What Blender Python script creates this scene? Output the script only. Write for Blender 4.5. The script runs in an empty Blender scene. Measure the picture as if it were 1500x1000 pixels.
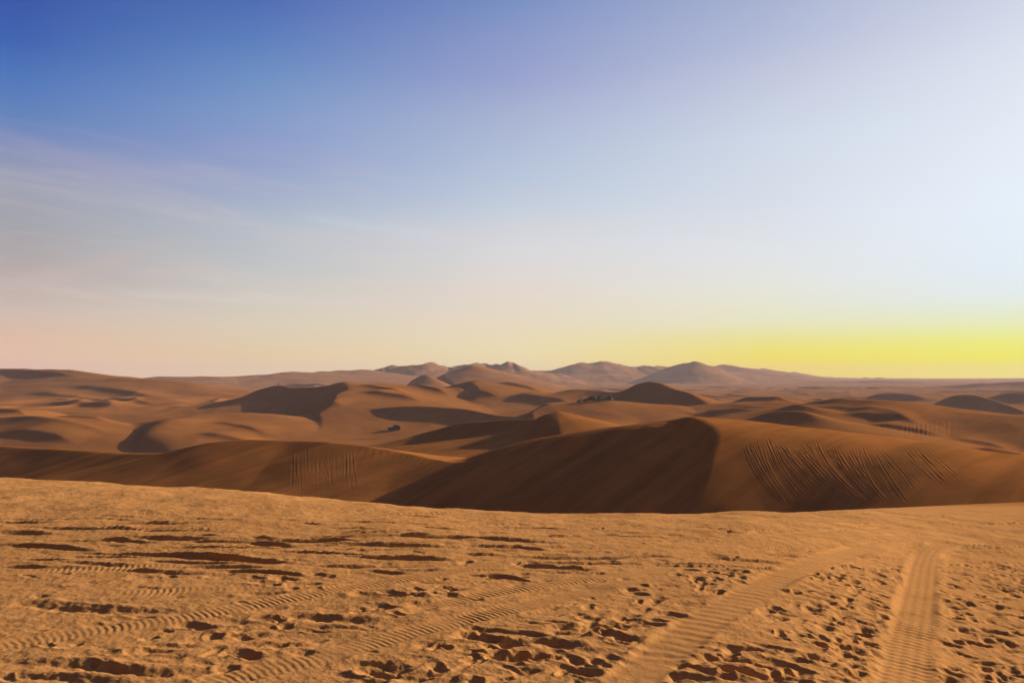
import bpy, math, time
import numpy as np
from mathutils import Vector
T0 = time.time()
sc = bpy.context.scene
COL = sc.collection
F, CX, HOR, EYE = 1177.0, 750.0, 550.0, 1.7      # focal length in photo pixels, centre column, horizon row, eye height (m)
rng = np.random.default_rng(7)

# ------------------------------------------------------------------ camera
cam_d = bpy.data.cameras.new("camera")
cam = bpy.data.objects.new("camera", cam_d)
COL.objects.link(cam)
cam.location = (0, 0, EYE)
cam.rotation_euler = (math.radians(90), 0, 0)
cam_d.sensor_width = 36
cam_d.lens = 36 * F / 1500
cam_d.shift_y = 50 / 1500
cam_d.clip_start = 0.05
cam_d.clip_end = 30000
sc.camera = cam

# ------------------------------------------------------------------ sun and sky
SUN_AZ, SUN_EL = math.radians(58), math.radians(16)
SUN_STRENGTH = 5.0
EXPO = 0.6
S = Vector((math.sin(SUN_AZ) * math.cos(SUN_EL), math.cos(SUN_AZ) * math.cos(SUN_EL), math.sin(SUN_EL)))
sd = bpy.data.lights.new("sun", "SUN")
sd.energy = SUN_STRENGTH
sd.angle = math.radians(0.5)
sd.color = (1.0, 0.80, 0.55)
so = bpy.data.objects.new("sun", sd)
COL.objects.link(so)
so.rotation_euler = S.to_track_quat('Z', 'Y').to_euler()

def lin(c):
    c = np.asarray(c, float) / 255
    return np.where(c <= 0.04045, c / 12.92, ((c + 0.055) / 1.055) ** 2.4)

world = bpy.data.worlds.new("World")
sc.world = world
world.use_nodes = True
nt = world.node_tree
nt.nodes.clear()
N, L = nt.nodes, nt.links
def node(tree, typ, **kw):
    n = tree.nodes.new(typ)
    for k, v in kw.items():
        setattr(n, k, v)
    return n
def math_n(tree, op, a, b=None, c=None, clamp=False):
    n = node(tree, "ShaderNodeMath", operation=op, use_clamp=clamp)
    for i, v in enumerate((a, b, c)):
        if v is None: continue
        if isinstance(v, (int, float)): n.inputs[i].default_value = v
        else: tree.links.new(v, n.inputs[i])
    return n.outputs[0]
def maprange(tree, v, a, b, c=0.0, d=1.0, smooth=False):
    n = node(tree, "ShaderNodeMapRange", interpolation_type='SMOOTHSTEP' if smooth else 'LINEAR')
    tree.links.new(v, n.inputs[0])
    for i, x in zip((1, 2, 3, 4), (a, b, c, d)): n.inputs[i].default_value = x
    return n.outputs[0]
def mixc(tree, fac, a, b, blend='MIX'):
    n = node(tree, "ShaderNodeMix", data_type='RGBA', blend_type=blend)
    if isinstance(fac, (int, float)): n.inputs[0].default_value = fac
    else: tree.links.new(fac, n.inputs[0])
    for i, v in ((6, a), (7, b)):
        if isinstance(v, (tuple, list, np.ndarray)): n.inputs[i].default_value = (*[float(x) for x in v[:3]], 1)
        else: tree.links.new(v, n.inputs[i])
    return n.outputs[2]

tc = node(nt, "ShaderNodeTexCoord")
sep = node(nt, "ShaderNodeSeparateXYZ")
L.new(tc.outputs["Generated"], sep.inputs[0])
vx, vy, vz = sep.outputs
az = math_n(nt, 'ARCTAN2', vx, vy)
el = math_n(nt, 'ARCSINE', vz)
ELMAX = math.radians(60)
elf = maprange(nt, el, 0, ELMAX)
GAIN = 2 ** -EXPO
SKY = {   # azimuth column: photo column, [(photo row, sRGB)]
    30:   [(545,(236,194,170)),(500,(226,190,166)),(450,(204,186,177)),(400,(182,170,168)),(330,(163,164,172)),(280,(156,161,178)),(230,(140,150,184)),(200,(120,140,187)),(170,(96,131,188)),(112,(78,118,186)),(56,(60,98,176)),(0,(54,88,168))],
    375:  [(545,(234,208,170)),(520,(229,204,166)),(470,(218,207,186)),(430,(206,202,194)),(390,(192,196,198)),(330,(180,189,202)),(280,(160,172,202)),(220,(140,157,202)),(170,(128,154,201)),(112,(108,144,196)),(56,(88,126,189)),(0,(76,107,181))],
    750:  [(545,(238,219,166)),(510,(237,221,178)),(470,(232,218,194)),(420,(226,217,209)),(360,(216,217,221)),(320,(202,211,222)),(280,(187,201,221)),(220,(176,190,216)),(170,(168,179,211)),(112,(150,161,206)),(56,(138,154,201)),(0,(118,143,196))],
    1125: [(550,(246,216,20)),(525,(244,226,70)),(500,(237,228,134)),(470,(232,231,196)),(420,(230,231,223)),(370,(225,229,233)),(300,(216,223,234)),(200,(206,216,232)),(112,(193,200,222)),(56,(178,187,216)),(0,(168,179,211))],
    1470: [(550,(246,234,0)),(525,(244,240,50)),(500,(238,240,118)),(470,(231,239,192)),(430,(227,238,240)),(380,(227,239,249)),(300,(230,241,252)),(200,(226,235,247)),(100,(219,227,240)),(0,(206,212,231))],
}
ZEN = {30: (34, 48, 98), 375: (38, 52, 102), 750: (46, 60, 110), 1125: (60, 76, 124), 1470: (80, 94, 138)}
def ramp(stops):
    r = node(nt, "ShaderNodeValToRGB")
    r.color_ramp.interpolation = 'LINEAR'
    es = r.color_ramp.elements
    while len(es) > 1: es.remove(es[0])
    first = True
    for p, c in sorted(stops):
        e = es[0] if first else es.new(p)
        first = False
        e.position = p
        e.color = (*[float(x) for x in c], 1)
    L.new(elf, r.inputs[0])
    return r.outputs[0]
cur = None
azs = []
for px, rows in SKY.items():
    a = math.atan((px - CX) / F)
    st = []
    for py, c in rows:
        e = math.atan((HOR - py) / F * math.cos(a))
        st.append((max(0, e / ELMAX), lin(c) * GAIN))
    st.append((0.75, lin(ZEN[px]) * GAIN * 0.75))
    st.append((1.0, lin(ZEN[px]) * GAIN * 0.55))
    col = ramp(st)
    cur = col if cur is None else mixc(nt, maprange(nt, az, azs[-1], a), cur, col)
    azs.append(a)
# the bright quarter round the sun, outside the frame on the right
glow = ramp([(0, lin((250, 235, 110)) * GAIN), (0.1, lin((252, 246, 215)) * GAIN * 1.1), (0.28, lin((252, 246, 235)) * GAIN * 1.25), (0.55, lin((225, 230, 240)) * GAIN), (0.85, lin((80, 110, 170)) * GAIN * .8), (1, lin((40, 70, 140)) * GAIN * .6)])
back = ramp([(0, lin((150, 100, 78)) * GAIN), (0.15, lin((118, 90, 82)) * GAIN), (0.4, lin((62, 62, 84)) * GAIN), (1, lin((34, 42, 78)) * GAIN)])
cur = mixc(nt, maprange(nt, az, azs[-1], math.radians(58)), cur, glow)
cur = mixc(nt, maprange(nt, az, math.radians(75), math.radians(125), smooth=True), cur, back)
cur = mixc(nt, maprange(nt, az, math.radians(-40), math.radians(-100), smooth=True), cur, back)
# thin high cloud in the left half
cmb = node(nt, "ShaderNodeCombineXYZ")
L.new(math_n(nt, 'MULTIPLY', az, 3.0), cmb.inputs[0])
L.new(math_n(nt, 'ADD', math_n(nt, 'MULTIPLY', el, 26.0), math_n(nt, 'MULTIPLY', az, 2.6)), cmb.inputs[1])
nz = node(nt, "ShaderNodeTexNoise")
nz.inputs["Scale"].default_value = 1.6
nz.inputs["Detail"].default_value = 4
nz.inputs["Roughness"].default_value = 0.56
nz.inputs["Distortion"].default_value = 0.5
L.new(cmb.outputs[0], nz.inputs["Vector"])
cl = maprange(nt, nz.outputs[0], 0.40, 0.80, 0, 1, True)
win = math_n(nt, 'MULTIPLY', maprange(nt, el, math.radians(1.5), math.radians(5), smooth=True), maprange(nt, el, math.radians(17), math.radians(10), smooth=True))
win = math_n(nt, 'MULTIPLY', win, maprange(nt, az, math.radians(16), math.radians(-14), 0.05, 0.28, True))
cur = mixc(nt, math_n(nt, 'MULTIPLY', cl, win), cur, lin((226, 204, 198)) * GAIN)
# a few long single wisps
def wisp(a0, a1, e0, e1, half, amt, colr):
    t = maprange(nt, az, math.radians(a0), math.radians(a1))
    line = math_n(nt, 'MULTIPLY_ADD', t, math.radians(e1 - e0), math.radians(e0))
    off = math_n(nt, 'MULTIPLY', math_n(nt, 'SUBTRACT', nz.outputs[0], 0.5), math.radians(1.6))
    d = math_n(nt, 'ABSOLUTE', math_n(nt, 'SUBTRACT', el, math_n(nt, 'ADD', line, off)))
    m = maprange(nt, d, math.radians(half), 0, 0, 1, True)
    w = math_n(nt, 'MULTIPLY', maprange(nt, az, math.radians(a0), math.radians(a0 + 4), smooth=True), maprange(nt, az, math.radians(a1), math.radians(a1 - 5), smooth=True))
    return mixc(nt, math_n(nt, 'MULTIPLY', math_n(nt, 'MULTIPLY', m, w), amt), globals()['cur'], lin(colr) * GAIN)
cur = wisp(-35, -20, 15.0, 11.2, 0.9, 0.09, (205, 178, 205))
cur = wisp(-34, -22, 5.0, 8.6, 1.1, 0.2, (214, 188, 184))
cur = wisp(-28, 0, 5.4, 4.8, 0.5, 0.3, (222, 212, 210))
cur = wisp(-16, -2, 11.2, 9.2, 0.6, 0.22, (212, 216, 226))
# physical sky: fills the part of the dome high overhead and behind the camera
sky = node(nt, "ShaderNodeTexSky", sky_type='NISHITA')
sky.sun_disc = False
sky.sun_elevation = SUN_EL
sky.sun_rotation = SUN_AZ
sky.altitude = 400
sky.dust_density = 1.5
bg1 = node(nt, "ShaderNodeBackground")
L.new(cur, bg1.inputs[0])
bg2 = node(nt, "ShaderNodeBackground")
L.new(sky.outputs[0], bg2.inputs[0])
bg2.inputs[1].default_value = 0.05
mx = node(nt, "ShaderNodeMixShader")
up = maprange(nt, el, math.radians(34), math.radians(75), 0.0, 0.35, True)
L.new(up, mx.inputs[0])
L.new(bg1.outputs[0], mx.inputs[1])
L.new(bg2.outputs[0], mx.inputs[2])
wo = node(nt, "ShaderNodeOutputWorld")
L.new(mx.outputs[0], wo.inputs[0])

# ------------------------------------------------------------------ noise
def pnoise(x, y, seed=0):
    xi = np.floor(x).astype(np.int64); yi = np.floor(y).astype(np.int64)
    xf = x - xi; yf = y - yi
    u = xf * xf * xf * (xf * (xf * 6 - 15) + 10); v = yf * yf * yf * (yf * (yf * 6 - 15) + 10)
    def g(ix, iy, dx, dy):
        h = (ix * 374761393 + iy * 668265263 + seed * 144665) & 0xffffffff
        h = ((h ^ (h >> 13)) * 1274126177) & 0xffffffff
        a = ((h ^ (h >> 16)) & 0xffff) * (2 * math.pi / 65536)
        return np.cos(a) * dx + np.sin(a) * dy
    a = g(xi, yi, xf, yf); b = g(xi + 1, yi, xf - 1, yf)
    c = g(xi, yi + 1, xf, yf - 1); d = g(xi + 1, yi + 1, xf - 1, yf - 1)
    return (a + (b - a) * u) + ((c + (d - c) * u) - (a + (b - a) * u)) * v
def fbm(x, y, o=3, seed=0, gain=0.5):
    s = 0; amp = 1; f = 1
    for i in range(o):
        s = s + amp * pnoise(x * f, y * f, seed + i * 17); amp *= gain; f *= 2.03
    return s

# ------------------------------------------------------------------ the terrain grid (polar, round the camera)
d2r = math.radians
A = np.concatenate([np.linspace(-180, -62, 50, endpoint=False), np.linspace(-62, -36, 60, endpoint=False), np.linspace(-36, 14.5, 954, endpoint=False), np.linspace(14.5, 29, 420, endpoint=False), np.linspace(29, 36, 132, endpoint=False),
                    np.linspace(36, 62, 60, endpoint=False), np.linspace(62, 180, 51)])
A = np.radians(A)
near = EYE * F / (np.linspace(1080, 652, 500) - HOR)        # evenly spaced down the picture
R = np.concatenate([np.linspace(0.25, near[0], 14, endpoint=False), near[:-1], np.geomspace(near[-1], 58, 110, endpoint=False),
                    np.linspace(58, 112, 250, endpoint=False), np.linspace(112, 260, 190, endpoint=False), np.linspace(260, 420, 210, endpoint=False),
                    np.linspace(420, 540, 110, endpoint=False), np.geomspace(540, 1000, 170, endpoint=False), np.geomspace(1000, 1800, 130, endpoint=False), np.geomspace(1800, 2200, 20, endpoint=False), np.geomspace(2200, 3000, 20)])
nr, na = len(R), len(A)
X = R[:, None] * np.sin(A)[None, :]
Y = R[:, None] * np.cos(A)[None, :]
RR = np.repeat(R[:, None], na, 1)

def smax(a, b, k):
    h = np.clip(0.5 + 0.5 * (a - b) / k, 0, 1)
    return a * h + b * (1 - h) + k * h * (1 - h)
def smin(a, b, k): return -smax(-a, -b, k)
def P(px, py, d): return np.array([(px - CX) / F * d, d, EYE - (py - HOR) / F * d])

# ---- foreground brow the photographer stands on
EU = np.array([-600, -200, 0, 150, 300, 450, 600, 700, 800, 900, 1000, 1100, 1200, 1300, 1400, 1500, 1650, 2000])
EP = np.array([684, 692, 700, 707, 716, 728.5, 741.5, 748, 751.5, 753, 753, 751.5, 749, 744, 739, 735, 730, 725], float)
ED = np.array([19, 18.5, 18, 17, 16, 15, 14, 14, 14, 14, 14.5, 15.5, 18, 24, 32, 38, 42, 42], float)
uu = np.arange(-600, 2001, 10.0)
def smooth_tab(v, w):
    k = np.hanning(w + 2)[1:-1]; k /= k.sum()
    return np.convolve(np.pad(v, w // 2, mode='edge'), k, 'valid')[:len(v)]
EPs = smooth_tab(np.interp(uu, EU, EP), 9)
EDs = smooth_tab(np.interp(uu, EU, ED), 13)
def zfore(x, y):
    yy = np.maximum(y, 0.05)
    u = np.where(y > 0.05, CX + F * x / yy, np.where(x > 0, 2000, -600))
    u = np.clip(u, -600, 2000)
    ep = np.interp(u, uu, EPs); ed = np.interp(u, uu, EDs)
    sv = (ep - HOR) / F
    ze = EYE - sv * ed
    n = np.maximum(sv * ed / np.maximum(-ze, 0.05), 1.05)
    # wide angles: use the distance from the camera rather than y
    r = np.hypot(x, y)
    yq = np.where(y > 0.62 * r, y, np.minimum(r * 0.62 * 1.0, 60))
    t = np.clip(yq / ed, 0, 1)
    z1 = ze * t ** n
    q = np.maximum(yq - ed, 0)
    smx = 0.36
    w = 5.0
    z2 = ze - sv * q - np.maximum(smx - sv, 0) * (q - w * (1 - np.exp(-q / w)))
    return np.where(yq < ed, z1, z2)
def ground_xy(px, py):
    lo, hi = 1.2, float(np.interp(px, uu, EDs))
    q = (px - CX) / F
    for _ in range(40):
        m = 0.5 * (lo + hi)
        z = float(zfore(np.array([q * m]), np.array([m]))[0])
        if HOR + (EYE - z) / m * F > py: lo = m
        else: hi = m
    return q * lo, lo

# ---- valley floor
def bump(x0, y0, rx, ry):
    return np.exp(-((X - x0) / rx) ** 2 - ((Y - y0) / ry) ** 2)
FL = -13.0 - 8.5 * bump(-35, 290, 140, 115) - 12.0 * bump(-170, 235, 130, 110) - 9.0 * bump(105, 125, 75, 45) - 3.5 * bump(-75, 95, 55, 40) + 1.8 * bump(-8, 84, 14, 14) - 5.0 * bump(225, 420, 150, 110)
FL = FL + 5.0 * np.clip((RR - 1200) / 1800, 0, 1)
FL = FL + 0.5 * fbm(X / 60, Y / 60, 2, 3)

# ---- ridges: crest polylines at their own distance, near face: steep part s1 over a width w easing to s2; far face sf
def catmull(pts, n):
    """smooth curve through the points (Hermite over chord length, so uneven spacing does not overshoot)"""
    p = np.asarray(pts, float)
    if len(p) < 3:
        t = np.linspace(0, 1, n + 1)[:, None]
        return p[0] * (1 - t) + p[-1] * t
    u = np.concatenate([[0], np.cumsum(np.sqrt(np.maximum(np.linalg.norm(np.diff(p[:, :2], axis=0), axis=1), 1e-6)))])
    sec = np.diff(p, axis=0) / np.diff(u)[:, None]
    m = np.vstack([sec[:1], (p[2:] - p[:-2]) / (u[2:] - u[:-2])[:, None], sec[-1:]])
    out = []
    for i in range(len(p) - 1):
        h = u[i + 1] - u[i]
        t = np.linspace(0, 1, n, endpoint=False)[:, None]
        out.append((2 * t ** 3 - 3 * t ** 2 + 1) * p[i] + (t ** 3 - 2 * t ** 2 + t) * h * m[i] + (-2 * t ** 3 + 3 * t ** 2) * p[i + 1] + (t ** 3 - t ** 2) * h * m[i + 1])
    out.append(p[-1:])
    return np.vstack(out)
def poly_dist(line, x, y):
    best = np.full(x.shape, 1e18); zc = np.zeros(x.shape); sg = np.zeros(x.shape); sl = np.zeros(x.shape)
    acc = 0.0
    for a, b in zip(line[:-1], line[1:]):
        dx, dy = b[0] - a[0], b[1] - a[1]
        l2 = dx * dx + dy * dy + 1e-12
        t = np.clip(((x - a[0]) * dx + (y - a[1]) * dy) / l2, 0, 1)
        ex = x - a[0] - t * dx; ey = y - a[1] - t * dy
        d2 = ex * ex + ey * ey
        m = d2 < best
        best = np.where(m, d2, best)
        zc = np.where(m, a[2] + t * (b[2] - a[2]), zc)
        sg = np.where(m, np.sign(dx * ey - dy * ex), sg)      # + on the far side of a crest drawn left to right
        sl = np.where(m, acc + t * math.sqrt(l2), sl)
        acc += math.sqrt(l2)
    return np.sqrt(best), zc, sg, sl
def prof(t, s1, s2, w): return s2 * t + (s1 - s2) * w * t / np.sqrt(t * t + w * w)
def ridge_height(line, x, y, r, near_f, sf):
    """highest of the slopes falling from every stretch of the crest"""
    best = np.full(x.shape, -1e9)
    tot = np.hypot(np.diff(line[:, 0]), np.diff(line[:, 1])).sum(); acc = 0.0
    for a, b in zip(line[:-1], line[1:]):
        dx, dy = b[0] - a[0], b[1] - a[1]
        l2 = dx * dx + dy * dy + 1e-12
        t = np.clip(((x - a[0]) * dx + (y - a[1]) * dy) / l2, 0, 1)
        ex = x - a[0] - t * dx; ey = y - a[1] - t * dy
        d0 = np.sqrt(ex * ex + ey * ey)
        d = np.sqrt(d0 * d0 + r * r) - r
        c = 0.5 - 0.5 * (dx * ey - dy * ex) / (math.sqrt(l2) * d0 + 1e-6)      # 1 on the near side, 0 on the far side, blended round the ends
        z = a[2] + t * (b[2] - a[2]) - (c * near_f(d, (acc + t * math.sqrt(l2)) / tot) + (1 - c) * sf * d)
        np.maximum(best, z, out=best)
        acc += math.sqrt(l2)
    return best

LABELS = {}
RIDGES = []
def ridge(key, pts, s1=0.3, s2=None, w=1e4, sf=0.25, r=0.3, k=0.5, arm=None, g=0.4, ag=0.6, n=7, label=None, wf=None):
    RIDGES.append(dict(wf=wf, key=key, pts=pts, s1=s1, s2=s1 if s2 is None else s2, w=w, sf=sf, r=r, k=k, arm=arm, g=g, ag=ag, n=n))
    if label: LABELS[key] = label

ridge('west_slope', [(-700,528,700),(-250,536,645),(0,541,600),(33,543,592),(57,545,587),(103,545,578),(130,546,572),(157,549,565),(190,552,556),(225,555,548),(270,561,540)],
      s1=0.22, s2=0.16, w=60, sf=0.12, r=4, k=4, label='broad brown dune slope rising to the skyline behind the long left dune')
ridge('west_far', [(190,556,1000),(225,553,1000),(250,551.5,1000),(300,549.5,1000),(340,550,1020),(400,546.5,1050),(433,543.5,1080),(490,543,1120),(545,543.5,1180)],
      s1=0.14, s2=0.07, w=60, sf=0.2, r=4, k=4, label='low faded dune swell on the skyline right of the broad brown slope')
ridge('rough_hills', [(530, 545.5, 1265), (545, 543.5, 1269), (557, 541, 1256), (566, 538, 1296), (574, 535.8, 1275), (585, 536.6, 1280), (597, 535.8, 1259), (603, 534, 1255), (609, 533, 1254), (620, 532.3, 1251), (633, 530.3, 1275), (642, 533, 1285), (650, 535.3, 1308), (660, 536.8, 1268), (668, 535, 1301), (676, 534, 1298), (684, 532.6, 1253), (693, 531, 1264), (700, 533.2, 1283), (709, 532, 1284), (716, 534.8, 1273), (724, 533, 1267), (733, 534.6, 1299), (741, 532, 1261), (748, 530, 1302), (757, 534.6, 1256), (766, 539, 1266), (778, 542, 1263), (800, 542.5, 1310), (820, 545, 1309)],
      s1=0.38, s2=0.15, w=60, sf=0.4, r=0.8, k=3, n=4, label='rugged row of small peaks on the skyline left of the double hill')
ridge('long_flank', [(648,548,790),(672,541,790),(690,536.5,795),(706,538.5,805),(722,541.5,815),(750,547,835),(783,554.5,850),(815,564,860),(843,573,865)],
      s1=0.24, s2=0.16, w=60, sf=0.45, r=2, k=3, arm=(660,560,690), g=0.3, label='long orange flank sloping down right from the rugged peaks')
ridge('double_hill', [(745, 545, 1631), (772, 542.3, 1683), (800, 542.1, 1671), (826, 542.0, 1681), (832, 538.8, 1646), (838, 535.6, 1681), (846, 532.8, 1647), (852, 530.6, 1642), (862, 531.5, 1640), (873, 530.8, 1649), (880, 529.2, 1648), (887, 528, 1670), (897, 530.8, 1685), (907, 531.8, 1676), (918, 534.4, 1684), (932, 536, 1684), (940, 534.8, 1686), (948, 534.3, 1653), (957, 535.2, 1635), (968, 536, 1684), (985, 537, 1668)],
      s1=0.30, s2=0.16, w=80, sf=0.35, r=1.2, k=4, label='hazy double-topped hill on the skyline above the parked vehicles')
ridge('east_hills', [(985,538,1800),(1030,534.5,1780),(1048,536.5,1790),(1055,535.6,1800),(1060,534.4,1800),(1068,536,1820),(1078,536,1850),(1090,538,1900),(1111,541.3,2000),(1117,540.8,2020),(1125,542.6,2100),(1150,544.6,2250),(1160,544.3,2300),(1172,546.6,2400),(1187,549.3,2500),(1230,552.5,2600),(1300,553.5,2700)],
      s1=0.20, s2=0.10, w=120, sf=0.25, r=4, k=8, label='hazy ridge running down right to the flat horizon')
ridge('shadow_hill', [(968,541,1480),(980,536.5,1475),(992,533.5,1470),(1002,531,1460),(1009,529.4,1455),(1016,527.6,1450),(1023,529.2,1450),(1030,531,1450),(1044,536,1450),(1053,545,1450),(1062,556,1440)],
      s1=0.62, s2=0.2, w=55, sf=0.4, r=2, k=3, label='hazy pointed hill with a dark near face on the skyline')
ridge('horizon_swell', [(1330,555,2700),(1400,553,2700),(1445,551,2700),(1482,549.5,2650),(1510,550.5,2650),(1600,549,2600),(1800,551,2600)],
      s1=0.1, sf=0.2, r=8, k=8, label='low hazy swell on the horizon at the far right')
ridge('plain_dune_low', [(1262,586,540),(1285,577.5,530),(1310,575.5,525),(1330,578,520),(1350,587,510)], s1=0.6, s2=0.1, w=16, sf=0.2, r=0.6, k=0.8, label='low flat-topped dark dune on the far plain, furthest left there')
ridge('plain_dune_small', [(1328,580,700),(1344,574.5,690),(1362,576,685),(1384,582,675)], s1=0.6, s2=0.1, w=12, sf=0.2, r=0.6, k=0.8, label='smallest dark dune on the far plain, behind the pointed one')
ridge('plain_dune_dark', [(1362,594,450),(1378,586,442),(1393,580,435),(1406,578,430),(1425,578.5,425),(1450,585,420),(1480,596,412),(1500,604,405)], s1=0.65, s2=0.1, w=26, sf=0.25, r=0.8, k=1.2, label='dark humped dune on the plain with a long tail to the right')
ridge('plain_dune_edge', [(1440,592,510),(1458,582,500),(1478,575.5,495),(1500,575,490),(1540,580,485),(1580,592,480)], s1=0.5, s2=0.1, w=18, sf=0.3, r=1, k=1.5, label='dark dune cut by the right edge behind the humped one')

ridge('plain_ridge', [(1340,569,930),(1390,564,900),(1440,560.5,880),(1500,558,860),(1600,556,840),(1750,560,820)], s1=0.3, s2=0.1, w=22, sf=0.2, r=1.5, k=2, label='long low hazy ridge on the plain below the right horizon')
ridge('plain_ridge_far', [(1150,561,1500),(1210,559,1480),(1270,557.5,1460),(1330,558,1440),(1400,561,1420)], s1=0.3, s2=0.1, w=26, sf=0.2, r=2, k=3, label='faint low ridge on the plain under the right end of the hazy hills')
ridge('pyramid', [(592,566,720),(607,557,705),(623,548,690),(634,554,690),(652,563,700)], s1=0.5, s2=0.15, w=40, sf=0.5, r=0.5, k=1, n=8, arm=(632,566,640), g=0.4, label='small pyramid-shaped dune with one bright edge')
ridge('dark_cirque', [(590,592,500),(618,580,485),(636,571,470),(657,564,460),(680,559,452),(698,557,450)], s1=0.6, s2=0.15, w=22, sf=0.3, r=0.5, k=1, label='dark hollow face below the small pyramid dune')
ridge('smooth_flank', [(698,557,450),(733,562,464),(770,569,478),(800,574.5,488),(843,581,500),(870,586,508)], s1=0.17, s2=0.13, w=60, sf=0.3, r=1.5, k=1, arm=(684,588,400), g=0.42, label='smooth orange dune flank left of the parked vehicles')
ridge('scarp', [(170,613,478),(215,611.5,466),(252,607,456),(288,595.5,445),(333,587,434),(360,577,428),(383,568.5,423),(407,563.5,418),(433,567,414),(470,565,406),(492,560,401),(507,558.5,398)],
      s1=0.65, s2=0.15, w=20, wf=([0, .3, .6, .72, .85, 1], [7, 7, 11, 15, 26, 30]), sf=0.15, r=0.4, k=0.8, label='long dark-faced dune scarp with a person standing on its crest')
ridge('scarp_flank', [(507,558.5,398),(540,560.5,412),(587,563.5,432),(633,573.5,450),(670,586,462)], s1=0.17, s2=0.17, w=60, sf=0.2, r=1.0, k=0.8, arm=(486,606,345), g=0.42, label='smooth golden dune flank right of the dark scarp')
ridge('apron', [(222,632,270),(240,621,282),(270,611,300),(300,606,312),(350,604,320),(400,608,320),(440,618,316),(470,630,310)], s1=0.15, s2=0.15, sf=0.1, r=2, k=1.0, arm=(292,662,200), g=0.52, ag=4.0, label='pale rounded apron of sand below the dark scarp with a dark left side')
ridge('left_shelf', [(-300,598,330),(-100,604,315),(0,609.5,300),(45,610.5,292),(90,617,282),(130,626,276),(165,640,268)], s1=0.34, s2=0.17, w=8, sf=0.1, r=0.8, k=1, label='brown dune shelf at the far left behind the long low dune')
ridge('slip_arc', [(440,634,345),(460,623,342),(495,611,338),(533,602,335),(560,598,333),(587,596,331),(617,595,329),(650,597,327),(683,600,324),(717,607,318),(767,613.5,305),(800,620,290)],
      s1=0.62, s2=0.09, w=13, sf=0.2, r=0.4, k=0.7, label='arched dune with a dark slip face behind the lone dark car')
ridge('cross_dune', [(535,660,180),(553,653,178),(585,645,176),(620,635,174),(655,624,171),(683,617,168),(715,614.5,166),(745,613.5,163),(787,613,157),(807,605,152)],
      s1=0.55, s2=0.11, w=8, sf=0.25, r=0.4, k=0.6, label='dark-faced dune between the arched dune and the big dune')
ridge('bright_peak', [(807,604.5,150),(816,602.5,150),(824,602.5,153),(840,606,160),(862,612,168),(893,621,178),(930,635,188)], s1=0.25, sf=0.4, r=0.4, k=0.5, arm=(818,640,128), g=0.5, label='small bright peak just behind the left shoulder of the big dune')
ridge('vehicle_bank', [(800,607,300),(822,598,300),(845,590.5,300),(872,588,301),(901,587.5,302),(946,592,303),(988,597,303),(1047,598,300),(1086,592.5,298),(1120,589.5,296),(1160,590,294)],
      s1=0.17, s2=0.14, w=40, sf=0.045, r=2, k=1, arm=(768,645,232), g=0.42, label='smooth golden dune bank the parked vehicles stand on')
ridge('vehicle_backdrop', [(800,585,420),(838,575.5,410),(870,574,405),(900,574,395),(930,572,380)], s1=0.35, s2=0.1, w=14, sf=0.2, r=1, k=1, label='low brown rise directly behind the parked vehicles')
ridge('dark_hump', [(880,588,366),(897,577,360),(918,569,354),(935,561.5,349),(949,557.5,345),(963,559,340),(982,567.5,334),(1007,574.5,326),(1022,582,321),(1048,598,312)],
      s1=0.65, s2=0.12, w=28, sf=0.3, r=0.8, k=1, label='dark pointed dune right of the parked vehicles')
ridge('crescent_far', [(1140,600,232),(1152,595,229),(1168,592,226),(1184,594.5,224),(1200,601,221)], s1=0.45, s2=0.12, w=6, sf=0.2, r=0.5, k=0.7, label='small dark crescent behind the larger crescent dune')
ridge('crescent', [(1100,616,196),(1117,607,193),(1133,603,191),(1160,601,189),(1180,603.5,187),(1200,613,184),(1213,625,180)], s1=0.55, s2=0.12, w=7, sf=0.2, r=0.5, k=0.7, label='dark crescent dune behind the crest of the big dune')
ridge('east_dune', [(1120,606,250),(1165,599,247),(1210,591,244),(1250,588,242),(1290,588,238),(1340,596,230),(1420,605,220),(1500,612,212),(1650,622,205),(1850,630,200)],
      s1=0.16, s2=0.36, w=40, sf=0.1, r=2, k=1, label='broad reddish dune behind the right arm of the big dune')
ridge('left_dune', [(-400,634,132),(-150,644,126),(-60,649,122.5),(17,653,118.5),(100,658.5,112),(167,662.5,108),(227,662.5,105),(270,660,103.5),(295,652,103.5),(320,646.5,104),(360,643,104),(400,643.5,103.5),(433,645,103),(480,648,101.5),(533,653,100),(600,665,97),(667,677,93),(697,681,91),(745,702,87)],
      s1=0.32, s2=0.24, w=14, sf=0.16, r=0.25, k=0.8, n=7, label='long low dune across the left half behind the foreground')

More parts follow.
